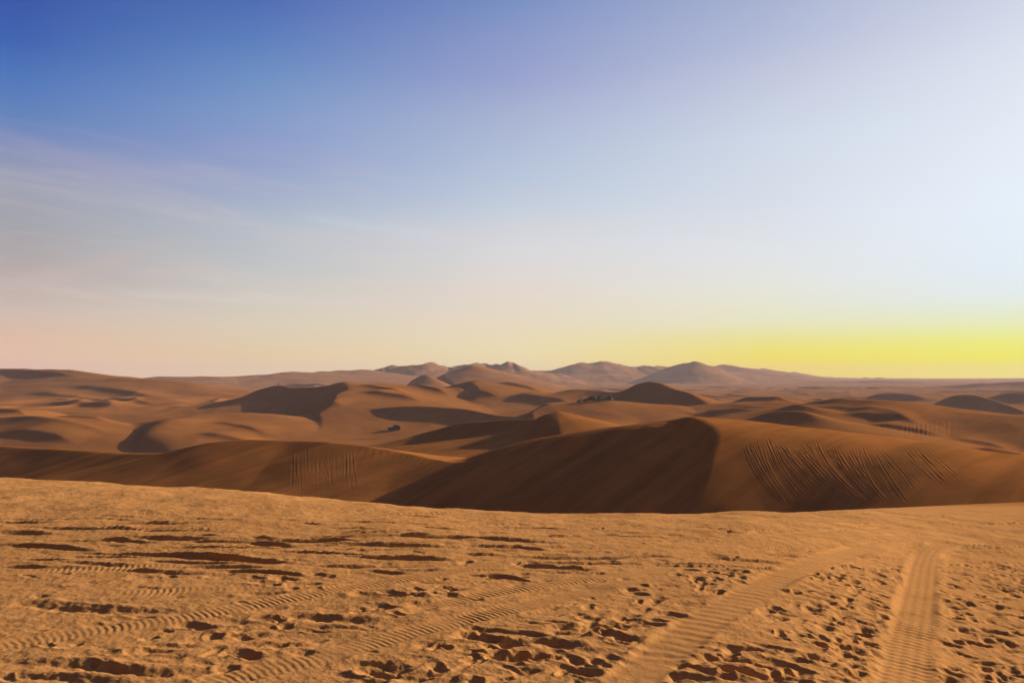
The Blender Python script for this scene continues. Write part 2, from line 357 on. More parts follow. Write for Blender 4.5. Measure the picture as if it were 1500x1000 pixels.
Z = FL.copy()
ID = np.zeros(Z.shape, np.int16)           # 0 = ground
KEYS = ['ground']
def put(z, key, k, sl):
    if key not in KEYS: KEYS.append(key)
    i = KEYS.index(key)
    zz = Z[sl]
    m = z > zz
    ID[sl] = np.where(m, i, ID[sl])
    Z[sl] = smax(z, zz, k)
def block(x0, y0, rad):
    """row/column slice of the polar grid that covers a disc"""
    r0 = math.hypot(x0, y0)
    i0, i1 = np.searchsorted(R, [r0 - rad, r0 + rad])
    if r0 <= rad * 1.02: return slice(i0, i1), slice(0, na)
    a0 = math.atan2(x0, y0); da = math.asin(min(1, rad / r0))
    j0, j1 = np.searchsorted(A, [a0 - da, a0 + da])
    return slice(i0, i1), slice(j0, j1)
for rd in RIDGES:
    pts = np.array([P(*p) for p in rd['pts']])
    line = catmull(pts, rd['n'])
    top = pts[:, 2].max()
    smn = max(min(rd['s1'], rd['s2'], rd['sf']), 0.05)
    reach = min((top + 19) / smn + 10, 700)
    d0 = np.hypot(line[:, 0], line[:, 1])
    i0, i1 = np.searchsorted(R, [d0.min() - reach, d0.max() + reach])
    an = np.arctan2(line[:, 0], line[:, 1])
    da = math.asin(min(0.95, reach / max(d0.min(), 1)))
    j0, j1 = np.searchsorted(A, [an.min() - da, an.max() + da])
    sl = (slice(i0, i1), slice(j0, j1))
    x, y = X[sl], Y[sl]
    sc_ = d0.mean()
    x = x + 0.010 * sc_ * pnoise(x / (0.10 * sc_), y / (0.10 * sc_), 41) * 0.6
    z = ridge_height(line, x, y, rd['r'], lambda d, f: prof(d, rd['s1'], rd['s2'], rd['w'] if rd['wf'] is None else np.interp(f, *rd['wf'])), rd['sf'])
    if rd['arm'] is not None:
        a = pts[0]; b = P(*rd['arm'])
        ux, uy = b[0] - a[0], b[1] - a[1]
        ln = math.hypot(ux, uy); ux /= ln; uy /= ln
        left = -( (x - a[0]) * (-uy) + (y - a[1]) * ux )        # positive to the left of the arm as seen from the camera
        left = left + 0.02 * sc_ * pnoise(x / (0.06 * sc_), y / (0.06 * sc_), 77)
        rr = rd['ag']
        z = z - rd['g'] * 0.5 * (left + np.sqrt(left * left + rr * rr))
    put(z, rd['key'], rd['k'], sl)

# ---- small folds and slip lines on the slopes between the named dunes
FOLDS = [([(735,590,405),(770,586,398),(810,588.5,390),(845,597,380)], 6), ([(150,601,445),(190,600,434),(235,605,422)], 4), ([(-30,607,332),(20,605,326),(48,609,320)], 6),
         ([(60,616,303),(110,613,297),(170,618,288)], 3), ([(90,566,530),(140,571,512),(200,577,495),(245,585,478)], 4), ([(-20,559,590),(60,561,572),(125,567,555)], 4),
         ([(30,575,500),(80,579,488),(150,587,470)], 3), ([(690,665,126),(730,652,122),(778,640,117)], 2),
         ([(1060,587,335),(1100,580.5,326),(1140,581,320),(1175,588,312)], 5), ([(1225,604,220),(1290,600,213),(1355,608,205)], 3), ([(590,574,432),(625,580,420),(665,590,404)], 5),
         ([(300,615,296),(350,612,290),(400,618,282)], 2), ([(520,566,395),(550,572,388),(600,584,376)], 3), ([(720,566,452),(760,574,440),(800,582,428)], 4), ([(930,600,262),(980,604,256),(1030,611,250)], 2),
         ([(640,578,425),(690,583,415),(740,594,400)], 4), ([(1380,617,190),(1430,622,186),(1490,632,180)], 2), ([(280,625,270),(330,619,266),(390,622,262)], 2.5), ([(430,590,352),(470,596,346),(510,606,340)], 3), ([(520,578,372),(570,584,366),(630,592,360)], 3.5), ([(650,606,300),(700,611,292),(760,619,280)], 3),
         ([(560,640,230),(600,634,226),(640,633,222)], 2), ([(830,612,255),(880,603,252),(940,603,248)], 2.5), ([(60,590,420),(120,594,408),(190,596,396)], 4), ([(-10,622,270),(60,627,264),(120,634,256)], 2.5),
         ([(10,640,220),(80,643,215),(150,651,208)], 2), ([(700,575,500),(760,583,485),(830,591,470)], 4), ([(1260,612,205),(1330,618,198),(1400,630,190)], 2.5), ([(1420,640,165),(1470,643,162),(1530,648,158)], 2),
         ([(240,556,800),(300,557,790),(350,561,775)], 7), ([(400,553,900),(450,552,880),(500,556,860)], 7), ([(560,552,900),(600,551,880)], 6)]
for fp, fw in FOLDS:
    fl = np.array([P(*p) for p in fp]); line = catmull(fl, 6)
    d0 = np.hypot(line[:, 0], line[:, 1]); reach = 4 + 11 * fw
    i0, i1 = np.searchsorted(R, [d0.min() - reach, d0.max() + reach])
    an = np.arctan2(line[:, 0], line[:, 1]); da = math.asin(min(.95, reach / d0.min()))
    j0, j1 = np.searchsorted(A, [an.min() - da, an.max() + da])
    sl = (slice(i0, i1), slice(j0, j1)); x, y = X[sl], Y[sl]
    # a fold adds its own small height to whatever slope it lies on
    t, _, sg, s = poly_dist(line, x, y)
    tot = np.hypot(np.diff(line[:, 0]), np.diff(line[:, 1])).sum()
    e = np.clip(np.minimum(s, tot - s) / (0.35 * tot), 0, 1); e = e * e * (3 - 2 * e)
    hgt = 0.55 * fw * e
    st = t * sg
    Z[sl] += np.where(st < 0, hgt * np.exp(-np.abs(st) / fw * 1.1) * 1.0, hgt * np.exp(-(st / (5 * fw)) ** 2))

# ---- the big dune in the middle
LABELS['big_dune'] = 'biggest nearest dune with a dark left face and a track-marked right face'
bl = np.array([P(*p) for p in [(640,712,88),(697,681,92),(750,662,94),(806,644,94),(848,631.5,92.5),(890,622,90),(951,613,87),(985,609.5,85),(1030,610.5,84.5),(1100,615,84),(1167,624,83),(1233,632,82),(1333,645,80),(1417,657,78),(1500,667,76),(1650,690,74),(1850,720,70)]])
line = catmull(bl, 8)
i0, i1 = np.searchsorted(R, [18, 190]); j0, j1 = np.searchsorted(A, [d2r(-30), d2r(62)])
sl = (slice(i0, i1), slice(j0, j1))
x, y = X[sl], Y[sl]
bf_x = np.linspace(0, 1, 201)
bf_y = smooth_tab(np.interp(bf_x, [0, 0.30, 0.44, 0.52, 0.60, 0.74, 1], [0.44, 0.52, 0.56, 0.50, 0.36, 0.22, 0.15]), 31)
def big_front(t, f): return prof(t, 0.10, np.interp(f, bf_x, bf_y), 12.0)
zr = ridge_height(line, x, y, 0.5, big_front, 0.3)
ay = np.array([45, 60, 64, 69, 75, 80, 85, 95, 120.]); ax = np.array([5.5, 10.7, 13.6, 15.9, 17.4, 17.9, 17.0, 14.5, 8.0])
az_ = np.array([-11.8, -8.2, -7.35, -6.25, -4.9, -3.6, -2.3, 0.0, 5.0])
yt = np.linspace(45, 120, 76)
axs = smooth_tab(np.interp(yt, ay, ax), 7); azs_ = np.interp(yt, ay, az_)
azs_ = smooth_tab(np.where(yt < 84, ridge_height(line, axs, yt, 0.5, big_front, 0.3), np.interp(yt, [84, 120], [-2.45, 6.0])), 7)
xa = np.interp(y, yt, axs) + 0.5 * pnoise(x / 9, y / 9, 5); za = np.interp(y, yt, azs_)
left = xa - x
cut = za - 0.29 * left - 0.012 * np.clip(left, 0, 30) ** 1.0 + 1.2 * np.clip(-left, 0, 50)
softk = np.clip((y - 58) / 20, 0.42, 1.0) * 3.6
zb = smin(zr, cut, softk)
FACE = {'big_right': None}
mask_cut = (cut < zr)
# slanting slide streaks down the shaded face
st_u = (x * 0.62 - y * 0.78)
zb = zb + mask_cut * (0.34 * pnoise(st_u / 2.6, (x * 0.78 + y * 0.62) / 26, 8) + 0.13 * pnoise(st_u / 1.0, (x * 0.78 + y * 0.62) / 18, 9) + 0.6 * pnoise(x / 8, y / 8, 10)) * np.clip(left / 3, 0, 1)
put(zb, 'big_dune', 0.6, sl)

# ---- undulation on everything beyond the brow, growing with distance
far = np.clip((RR - 45) / 40, 0, 1)
und = 0.22 * fbm(X / 17, Y / 17, 3, 21) * far * np.clip(1 - (RR - 300) / 300, 0, 1)
Lf = np.clip((RR - 180) / 400, 0, 1)
und = und + Lf * 1.6 * fbm(X / 85, Y / 60, 3, 31)
Lq = np.clip((RR - 700) / 500, 0, 1)
und = und + Lq * 8.0 * (np.abs(fbm(X / 190, Y / 120, 4, 51)) - 0.25) * np.clip((Z + 9) / 15, 0.22, 1)
rn = pnoise(X / 34 + 0.35 * pnoise(X / 21, Y / 21, 91), Y / 52 + 0.3 * pnoise(X / 25, Y / 25, 92), 93)
sm = np.clip((RR - 125) / 60, 0, 1) * np.clip((1300 - RR) / 400, 0, 1)
crafted = np.isin(ID, [KEYS.index(q) for q in KEYS if q not in ('ground', 'east_dune')])
def box(z, a, b):
    for ax_, h in ((0, a), (1, b)):
        pad = [(0, 0), (0, 0)]; pad[ax_] = (h + 1, h)
        c = np.cumsum(np.pad(z, pad, mode='edge'), axis=ax_)
        n = z.shape[ax_]
        z = (np.take(c, np.arange(2 * h + 1, 2 * h + 1 + n), axis=ax_) - np.take(c, np.arange(n), axis=ax_)) / (2 * h + 1)
    return z
crafted = box(box(crafted.astype(float), 8, 22), 8, 22)
sm = sm * (1 - 0.82 * crafted)
und = und + sm * (1.7 + Lf * 1.2) * np.maximum(0.22 - np.abs(rn), 0) / 0.22 * np.clip(fbm(X / 120, Y / 120, 2, 94) + 0.35, 0, 1)
Z = Z + und
# rills on the rough peaks
rk = (ID == KEYS.index('rough_hills')) * 1.0 + (ID == KEYS.index('double_hill')) * 0.5 + (ID == KEYS.index('shadow_hill')) * 0.5 + (ID == KEYS.index('east_hills')) * 0.6 + (ID == KEYS.index('west_far')) * 0.15
Z = Z - rk * 2.6 * (np.abs(fbm(X / 46, Y / 80, 4, 61)) - 0.16) + rk * 1.6 * pnoise(X / 33, Y / 70, 63)
# long low side ridges on the broad brown slope at the left
wk = np.clip((-(X / np.maximum(Y, 1)) - 0.28) / 0.15, 0, 1) * np.clip((RR - 180) / 80, 0, 1) * np.clip((720 - RR) / 100, 0, 1) * (Y > 0)
Z = Z + wk * 2.0 * fbm(X / 210 + 0.3 * pnoise(X / 90, Y / 60, 3), Y / 34 + X / 500, 2, 71)

def blur(z, i0, i1, n):
    for _ in range(n):
        c = z[i0 - 1:i1 + 1]
        c = 0.25 * (c[:-2] + c[2:]) + 0.5 * c[1:-1]
        c = np.concatenate([c[:, :1], 0.25 * (c[:, :-2] + c[:, 2:]) + 0.5 * c[:, 1:-1], c[:, -1:]], 1)
        z[i0:i1] = c
blur(Z, np.searchsorted(R, 58), np.searchsorted(R, 600), 2)
# ---- join the brow in front of it all
ZF = zfore(X, Y)
u_ = CX + F * X / np.maximum(Y, 0.05)
kf = np.interp(np.clip(u_, -600, 2000), [-600, 1150, 1300, 1450, 2000], [0.25, 0.3, 1.2, 2.6, 3.0])
fm = ZF > Z
ID[fm] = 0
Z = smax(ZF, Z, kf)
FG = np.clip((Z - (ZF * 0 + Z) + 1), 0, 1) * (ZF > Z - 0.4)

# ------------------------------------------------------------------ marks in the sand
def carve(line, fn, half, fade=0.3):
    """line: n x 2 or 3; fn(t signed, s, x, y) -> height added; applied within half metres of the line"""
    line = np.asarray(line, float)
    if line.shape[1] == 2: line = np.hstack([line, np.zeros((len(line), 1))])
    r = np.hypot(line[:, 0], line[:, 1]); an = np.arctan2(line[:, 0], line[:, 1])
    i0, i1 = np.searchsorted(R, [r.min() - half, r.max() + half])
    da = math.asin(min(0.95, half / max(r.min(), half * 1.05)))
    j0, j1 = np.searchsorted(A, [an.min() - da, an.max() + da])
    sl = (slice(i0, i1), slice(j0, j1))
    x, y = X[sl], Y[sl]
    if x.size == 0: return
    t, _, sg, s = poly_dist(line, x, y)
    tot = np.hypot(np.diff(line[:, 0]), np.diff(line[:, 1])).sum()
    end = np.clip(np.minimum(s, tot - s) / max(0.05, fade * tot), 0, 1)
    end = end * end * (3 - 2 * end)
    m = t < half
    Z[sl] += np.where(m, fn(t * sg, s, x, y) * end, 0)
def near_line(pts, n=8):
    g = np.array([[*ground_xy(*p), 0.0] for p in pts])
    return catmull(g, n)
def groove(w, D, rim=0.45, tilt=0.0):
    def f(t, s, x, y):
        a = np.abs(t)
        wob = 1 + 0.35 * pnoise(s * 1.3, s * 0 + 3.3, 12)
        return -D * wob * np.exp(-(a / w) ** 2.4) + rim * D * np.exp(-((a - 1.7 * w) / (0.7 * w)) ** 2)
    return f

def surf_hit(px, py, ymin, ymax):
    """where the sight line through a photo pixel meets the terrain (used to plan where marks lie on the ground)"""
    a = math.atan((px - CX) / F)
    j = int(np.clip(np.searchsorted(A, a), 1, na - 1))
    yy, zz = Y[:, j], Z[:, j]
    v = HOR + (EYE - zz) / np.maximum(yy, .1) * F
    idx = np.where((yy > ymin) & (yy < ymax) & (v <= py))[0]
    if len(idx) == 0: return None
    i = idx[0]
    q = (px - CX) / F
    return np.array([q * yy[i], yy[i], 0.0])

# tyre lines curving down the right face of the big dune
TL = []
for i in range(90):
    f = i / 89
    x0 = 1092 + 262 * f + rng.uniform(-5, 5)
    y0 = 640 + 14 * f + rng.uniform(-4, 12)
    x1 = 1146 + 268 * f + rng.uniform(-8, 8) + (26 if 11 < i < 46 else 0)
    y1 = 748 - 18 * f + rng.uniform(-12, 3) - (18 if i > 62 else 0)
    lean = rng.uniform(-12, 4) if i < 60 else rng.uniform(6, 16)
    cv = rng.uniform(-.16, .02)
    TL.append([(x0, y0), (x0 + (x1 - x0) * (.33 + cv) + lean * .3, y0 + (y1 - y0) * .33), (x0 + (x1 - x0) * (.67 + cv) + lean * .3, y0 + (y1 - y0) * .67), (x1, y1)])
TL += [[(1240,652),(1270,664),(1300,678),(1312,694)], [(1215,648),(1262,668),(1300,690),(1330,715)], [(1400,720),(1440,700),(1490,690)], [(1395,730),(1430,716),(1480,704)]]
for l in TL:
    h = [surf_hit(*p, 17, 95) for p in l]
    h = [p for p in h if p is not None]
    if len(h) < 2: continue
    dd = np.mean([np.hypot(p[0], p[1]) for p in h])
    wd = (0.00078 + 0.0004 * max(0, min(1, (l[0][0] - 1250) / 100))) * dd * rng.uniform(0.8, 1.3)
    carve(catmull(np.array(h), 6), groove(wd, wd * rng.uniform(0.10, 0.18) * (1 - 0.62 * max(0, min(1, (l[0][0] - 1190) / 110))), 1.5), wd * 4, rng.uniform(.1, .28))
# fall-line grooves on the left dune's near face and on the reddish dune at the right
for i in range(30):
    px = 425 + 3.1 * i + rng.normal(0, 3) + (0 if i % 3 else 6)
    ya_ = 651 + rng.uniform(0, 22); yb_ = rng.uniform(695, 735)
    l = [(px, ya_), (px + rng.uniform(-2, 3), .5 * (ya_ + yb_)), (px + rng.uniform(-5, 8), yb_)]
    h = [surf_hit(*p, 60, 108) for p in l]
    h = [p for p in h if p is not None]
    if len(h) > 1:
        carve(catmull(np.array(h), 5), groove(0.09, 0.0055 * rng.uniform(.4, 1.3), 1.2), .5)
for i in range(12):
    px = 1325 + 6 * i + rng.uniform(-2, 2)
    h = [surf_hit(px, 612 + rng.uniform(0, 8), 120, 235), surf_hit(px + rng.uniform(-3, 3), 642, 120, 235)]
    h = [p for p in h if p is not None]
    if len(h) > 1: carve(np.array(h), groove(0.3, 0.03, 0.5), 1.4)
# ---- foreground: gentle lumps and wind ripples first
nf = np.clip((28 - RR) / 8, 0, 1) * np.clip((RR - 0.4) / 1, 0, 1)
i1 = np.searchsorted(R, 28)
b = slice(0, i1)
Xb, Yb = X[b], Y[b]
lump = 0.016 * fbm(Xb / 0.9, Yb / 0.55, 3, 81) + 0.0075 * fbm(Xb / 0.17, Yb / 0.15, 4, 82, 0.62) + 0.05 * np.clip((RR[b] - 8) / 5, 0, 1) * fbm(Xb / 1.3, Yb / 1.6, 3, 86)
lump += 0.03 * fbm(Xb / 3.2, Yb / 1.6, 2, 83)
rip = 0.5 + 0.5 * np.sin((Yb * 1.0 + Xb * 0.25 + 0.25 * fbm(Xb / 0.8, Yb / 0.8, 2, 84)) * 2 * math.pi / 0.19)
Z[b] += (lump + 0.003 * rip * np.clip(fbm(Xb / 1.5, Yb / 1.5, 2, 85) + 0.2, 0, 1)) * nf[b]

# ---- long ruts: ridges of thrown-up sand with a trough on the camera side
def rut(pts, w, D, far=False):
    def f(t, s, x, y):
        wob = 1 + (0.3 if far else 0.5) * fbm(s * (0.5 if far else 1.1), s * 0 + pts[0][0], 2, 14)
        wv = t + (0.2 if far else 0.45) * w * fbm(s * (1.7 if far else 5.1), t / w * .6 + pts[0][1], 3, 15)
        return (0.85 if far else 0.46) * D * wob * (1 + (0.25 if far else 0.4) * fbm(x / (.4 if far else .09), y / (.4 if far else .09), 2, 16)) * (0.75 * np.exp(-((wv - 0.75 * w) / (0.62 * w)) ** 2) - np.exp(-((wv + 0.55 * w) / (0.62 * w)) ** 2))
    carve(near_line(pts), f, 4.2 * w, 0.42)
RUTS = [
    ([(-40,893),(0,890),(40,884),(130,889),(250,894),(310,897)], .085, .050),
    ([(-30,972),(0,971),(100,969),(200,981),(320,984)], .075, .050),
    ([(-30,988),(60,990),(130,995),(220,1004)], .06, .04),
    ([(392,907),(430,899),(500,904),(575,912)], .085, .045),
    ([(445,914),(510,917),(570,922)], .04, .02),
    ([(640,922),(690,930),(740,939),(800,938),(860,950),(925,958)], .065, .036),
    ([(655,912),(720,922),(800,932),(880,946)], .045, .024),
    ([(940,962),(1010,972),(1100,985),(1180,990)], .07, .036),
    ([(1010,978),(1060,990),(1110,1002)], .07, .05),
    ([(-30,779),(30,778),(95,780)], .12, .05), ([(-20,795),(60,799),(165,807)], .11, .045), ([(115,788),(170,790),(240,796)], .08, .03),
    ([(180,786),(260,789),(330,790)], .12, .05), ([(360,793),(400,797),(450,799)], .13, .055), ([(185,810),(270,813),(380,820),(470,826)], .10, .042),
    ([(-20,764),(60,765),(110,764)], .10, .03), ([(140,757),(190,757),(220,756)], .10, .03), ([(260,761),(330,761),(360,760)], .1, .03),
    ([(475,783),(560,785),(700,789),(870,798)], .12, .05), ([(450,794),(560,797),(690,802)], .11, .045), ([(510,813),(600,816),(680,820)], .11, .05),
    ([(530,833),(570,835),(605,838)], .07, .03), ([(755,826),(800,828),(835,828)], .09, .04), ([(680,843),(730,842),(790,852)], .07, .04),
    ([(480,762),(560,764),(640,765)], .12, .035), ([(700,770),(790,772),(850,775)], .12, .04), ([(740,801),(780,804),(810,806)], .09, .035),
    ([(1050,778),(1090,781),(1115,779)], .1, .035), ([(1110,810),(1150,813),(1210,817)], .1, .04), ([(1050,818),(1100,821),(1165,825)], .1, .04),
    ([(1165,793),(1260,797),(1350,796),(1372,797)], .13, .06), ([(1262,817),(1310,818),(1352,820)], .11, .05), ([(1370,801),(1430,803),(1520,806)], .12, .05),
    ([(1380,822),(1440,822),(1520,824)], .1, .05), ([(1150,790),(1190,790),(1230,791)], .12, .045), ([(960,791),(1010,788),(1060,791)], .09, .03),
    ([(1380,776),(1440,777),(1530,779)], .14, .04), ([(1180,776),(1210,777),(1240,777)], .1, .03), ([(900,820),(950,815),(1000,818)], .08, .03),
    ([(990,772),(1030,773),(1070,776)], .1, .03), ([(560,752),(640,757),(720,759)], .1, .025), ([(860,765),(930,768),(990,768)], .1, .03),
    ([(600,770),(650,773),(690,776)], .11, .035), ([(870,783),(940,786),(990,785)], .09, .03),
]
for p, w, D in RUTS:
    k_ = 1.0 if p[0][1] > 845 else 0.62
    rut(p, w * k_, D * (0.5 + 0.5 * k_), k_ < 1)
for i in range(130):        # shorter unnamed wrinkles where the brow turns away
    py = rng.uniform(742, 835); px = rng.uniform(-30, 1530)
    if py < np.interp(px, EU, EP) + 14: continue
    ln = rng.uniform(40, 300); sl_ = rng.uniform(-0.02, 0.05)
    rut([(px, py), (px + ln * .5, py + sl_ * ln * .5 + rng.uniform(-1.5, 1.5)), (px + ln, py + sl_ * ln)], rng.uniform(.025, .06), rng.uniform(.014, .034), True)

# ---- footprints
def foot(x0, y0, ang, ln=0.29, wd=0.11, D=0.045):
    rad = ln * 1.25
    sl = block(x0, y0, rad)
    x, y = X[sl] - x0, Y[sl] - y0
    c, s = math.cos(ang), math.sin(ang)
    u = (x * c + y * s) / (ln * 0.5); v = (-x * s + y * c) / (wd * 0.5)
    v = v / (1 - 0.18 * np.cos(u * 2.6 - .6))
    rho = np.sqrt(u * u + v * v) + 0.22 * pnoise(X[sl] / .06, Y[sl] / .06, 19) + 0.05 * pnoise(X[sl] / .02, Y[sl] / .02, 20)
    D = D * 0.66
    h = -D * (1 / (1 + np.exp((rho - 0.92) * 5.0))) * (0.85 + 0.3 * u)
    h += 0.22 * D * np.exp(-((rho - 1.5) / 0.36) ** 2) * (0.75 + 0.5 * np.sin(u * 3 + v * 2 + x0 * 9))
    Z[sl] += h
BIG = [(352,930),(387,945),(360,955),(300,932),(335,910),(455,957),(535,970),(565,978),(548,985),(610,993),(640,1000),(690,930),(745,945),(825,945),(735,962),(770,960),
       (880,917),(915,905),(830,920),(760,985),(850,985),(835,980),(720,1000),(1000,995),(1100,990),(1195,948),(1200,965),(1140,970),(1085,948),(1060,965),(1020,965),(965,960),
       (560,888),(590,872),(575,868),(660,872),(625,892),(650,865),(620,885),(400,850),(415,845),(212,845),(320,840),(130,855),(380,870),(465,840),(440,855),(540,870),(605,896),
       (980,900),(900,918),(940,910),(1280,893),(1255,920),(1240,900),(1220,905),(1290,960),(960,880),(870,860),(1130,895),(950,945),(905,935),(250,945),(210,955),(280,915)]
for px, py in BIG:
    x0, y0 = ground_xy(px, py)
    foot(x0 + rng.uniform(-.03, .03), y0 + rng.uniform(-.03, .03), rng.uniform(-0.7, 0.9), 0.25 + rng.uniform(-.03, .05), 0.11 + rng.uniform(-.01, .02), rng.uniform(.022, .046))
# trampled patches: photo-plan polygons dropped onto the ground
def inside(px, py, poly):
    c = False
    for (xa_, ya_), (xb_, yb_) in zip(poly, poly[1:] + poly[:1]):
        if (ya_ > py) != (yb_ > py) and px < (xb_ - xa_) * (py - ya_) / (yb_ - ya_) + xa_: c = not c
    return c
ZONES = [([(1195,830),(1330,826),(1318,880),(1300,930),(1284,1040),(1150,1040),(1120,960),(1130,880)], 13, 1.0),
         ([(1382,824),(1620,820),(1700,1060),(1375,1060)], 15, 1.0),
         ([(890,850),(1020,832),(1120,838),(1000,905),(930,930),(850,925),(800,910)], 9, 1.0),
         ([(640,915),(800,905),(960,940),(1130,950),(1140,1050),(700,1050),(520,1000)], 8, 1.0),
         ([(310,890),(450,900),(480,960),(330,985),(230,960)], 4, .9),
         ([(520,860),(660,858),(700,885),(620,905),(520,898)], 5, .8),
         ([(650,820),(900,818),(900,850),(680,858)], 4, .8),
         ([(1000,955),(1290,950),(1290,1050),(960,1050)], 7, 1.2)]
nfoot = 0
for poly, dens, big in ZONES:
    g = np.array([ground_xy(*p) for p in poly])
    (xa0, ya0), (xb0, yb0) = g.min(0), g.max(0)
    cnt = int(3.6 * dens * (xb0 - xa0) * (yb0 - ya0))
    for _ in range(cnt):
        x0, y0 = rng.uniform(xa0, xb0), rng.uniform(ya0, yb0)
        z0 = float(zfore(np.array([x0]), np.array([y0]))[0])
        if not inside(CX + F * x0 / y0, HOR + (EYE - z0) / y0 * F, poly): continue
        foot(x0, y0, rng.uniform(-1.2, 1.4), big * rng.uniform(.09, .19), big * rng.uniform(.055, .10), rng.uniform(.014, .036)); nfoot += 1
for _ in range(260):       # strays
    px, py = rng.uniform(-20, 1520), 1010 - 230 * rng.uniform(0, 1) ** 1.3
    if 1280 < px < 1375 and py > 800: continue
    x0, y0 = ground_xy(px, py)
    foot(x0, y0, rng.uniform(-.8, .9), rng.uniform(.08, .2), rng.uniform(.05, .09), rng.uniform(.008, .022))

# ---- tyre tracks: pressed strip with lugs and a raised lip on both sides
def tyre(pts, w, D, pitch, lug, groovy=0.0, flat=0.85, bank=0.0):
    line = near_line(pts, 10)
    r = np.hypot(line[:, 0], line[:, 1]); an = np.arctan2(line[:, 0], line[:, 1])
    half = w * 1.9
    i0, i1 = np.searchsorted(R, [r.min() - half, r.max() + half])
    da = math.asin(min(0.95, half / r.min()))
    j0, j1 = np.searchsorted(A, [an.min() - da, an.max() + da])
    sl = (slice(i0, i1), slice(j0, j1))
    x, y = X[sl], Y[sl]
    t, _, sg, s = poly_dist(line, x, y)
    t = t * sg
    tot = np.hypot(np.diff(line[:, 0]), np.diff(line[:, 1])).sum()
    end = np.clip(np.minimum(s, tot - s) / 0.6, 0, 1)
    inn = end / (1 + np.exp((np.abs(t) - w * 0.5) / (0.05 * w)))
    base = ZF[sl] + 0.02 * fbm(x / 2.2, y / 2.2, 2, 83) - D - bank * t
    chev = np.sin((s + 0.12 * np.abs(t) + 0.02 * pnoise(s * 2, t * 0, 95)) * 2 * math.pi / pitch)
    chev = np.clip(chev * 1.6, -1, 1)
    tr = lug * chev * np.clip(1.1 * fbm(x / .45, y / .45, 3, 91) + .7, 0.1, 1.2) + groovy * np.cos(t * 2 * math.pi / (w / 4.0))
    Z[sl] = Z[sl] * (1 - inn * flat) + (base + 0) * inn * flat + tr * inn
    lip = np.exp(-((np.abs(t) - w * 0.62) / (0.13 * w)) ** 2) * end
    Z[sl] += 0.8 * D * lip * (0.7 + 0.6 * pnoise(s * 2.3, t * 0 + 7, 92))
tyre([(1316,1080),(1322,1000),(1335,925),(1346,870),(1354,825),(1364,806),(1384,794)], 0.30, 0.010, 0.09, 0.0032, 0.0010, 0.96, 0.065)
tyre([(860,1040),(940,985),(1010,925),(1080,880),(1160,838),(1220,815),(1300,795)], 0.30, 0.006, 0.13, 0.0020, 0, 0.85, 0.03)
tyre([(-60,962),(0,946),(120,925),(290,900),(420,876),(520,858),(640,838),(760,820)], 0.21, 0.009, 0.045, 0.0020)
tyre([(240,1030),(330,993),(480,958),(600,925),(700,903),(800,880),(920,852),(1000,835)], 0.22, 0.009, 0.045, 0.0020)
tyre([(560,905),(700,872),(820,852),(930,838),(1010,826)], 0.2, 0.006, 0.05, 0.0018)
tyre([(-60,848),(0,840),(110,834),(210,829),(300,824)], 0.2, 0.006, 0.05, 0.0022)
tyre([(120,872),(230,866),(330,860),(400,852)], 0.2, 0.005, 0.05, 0.0018)

print("z", round(time.time()-T0,1));print("terrain z done", round(time.time() - T0, 1), "footprints", nfoot)

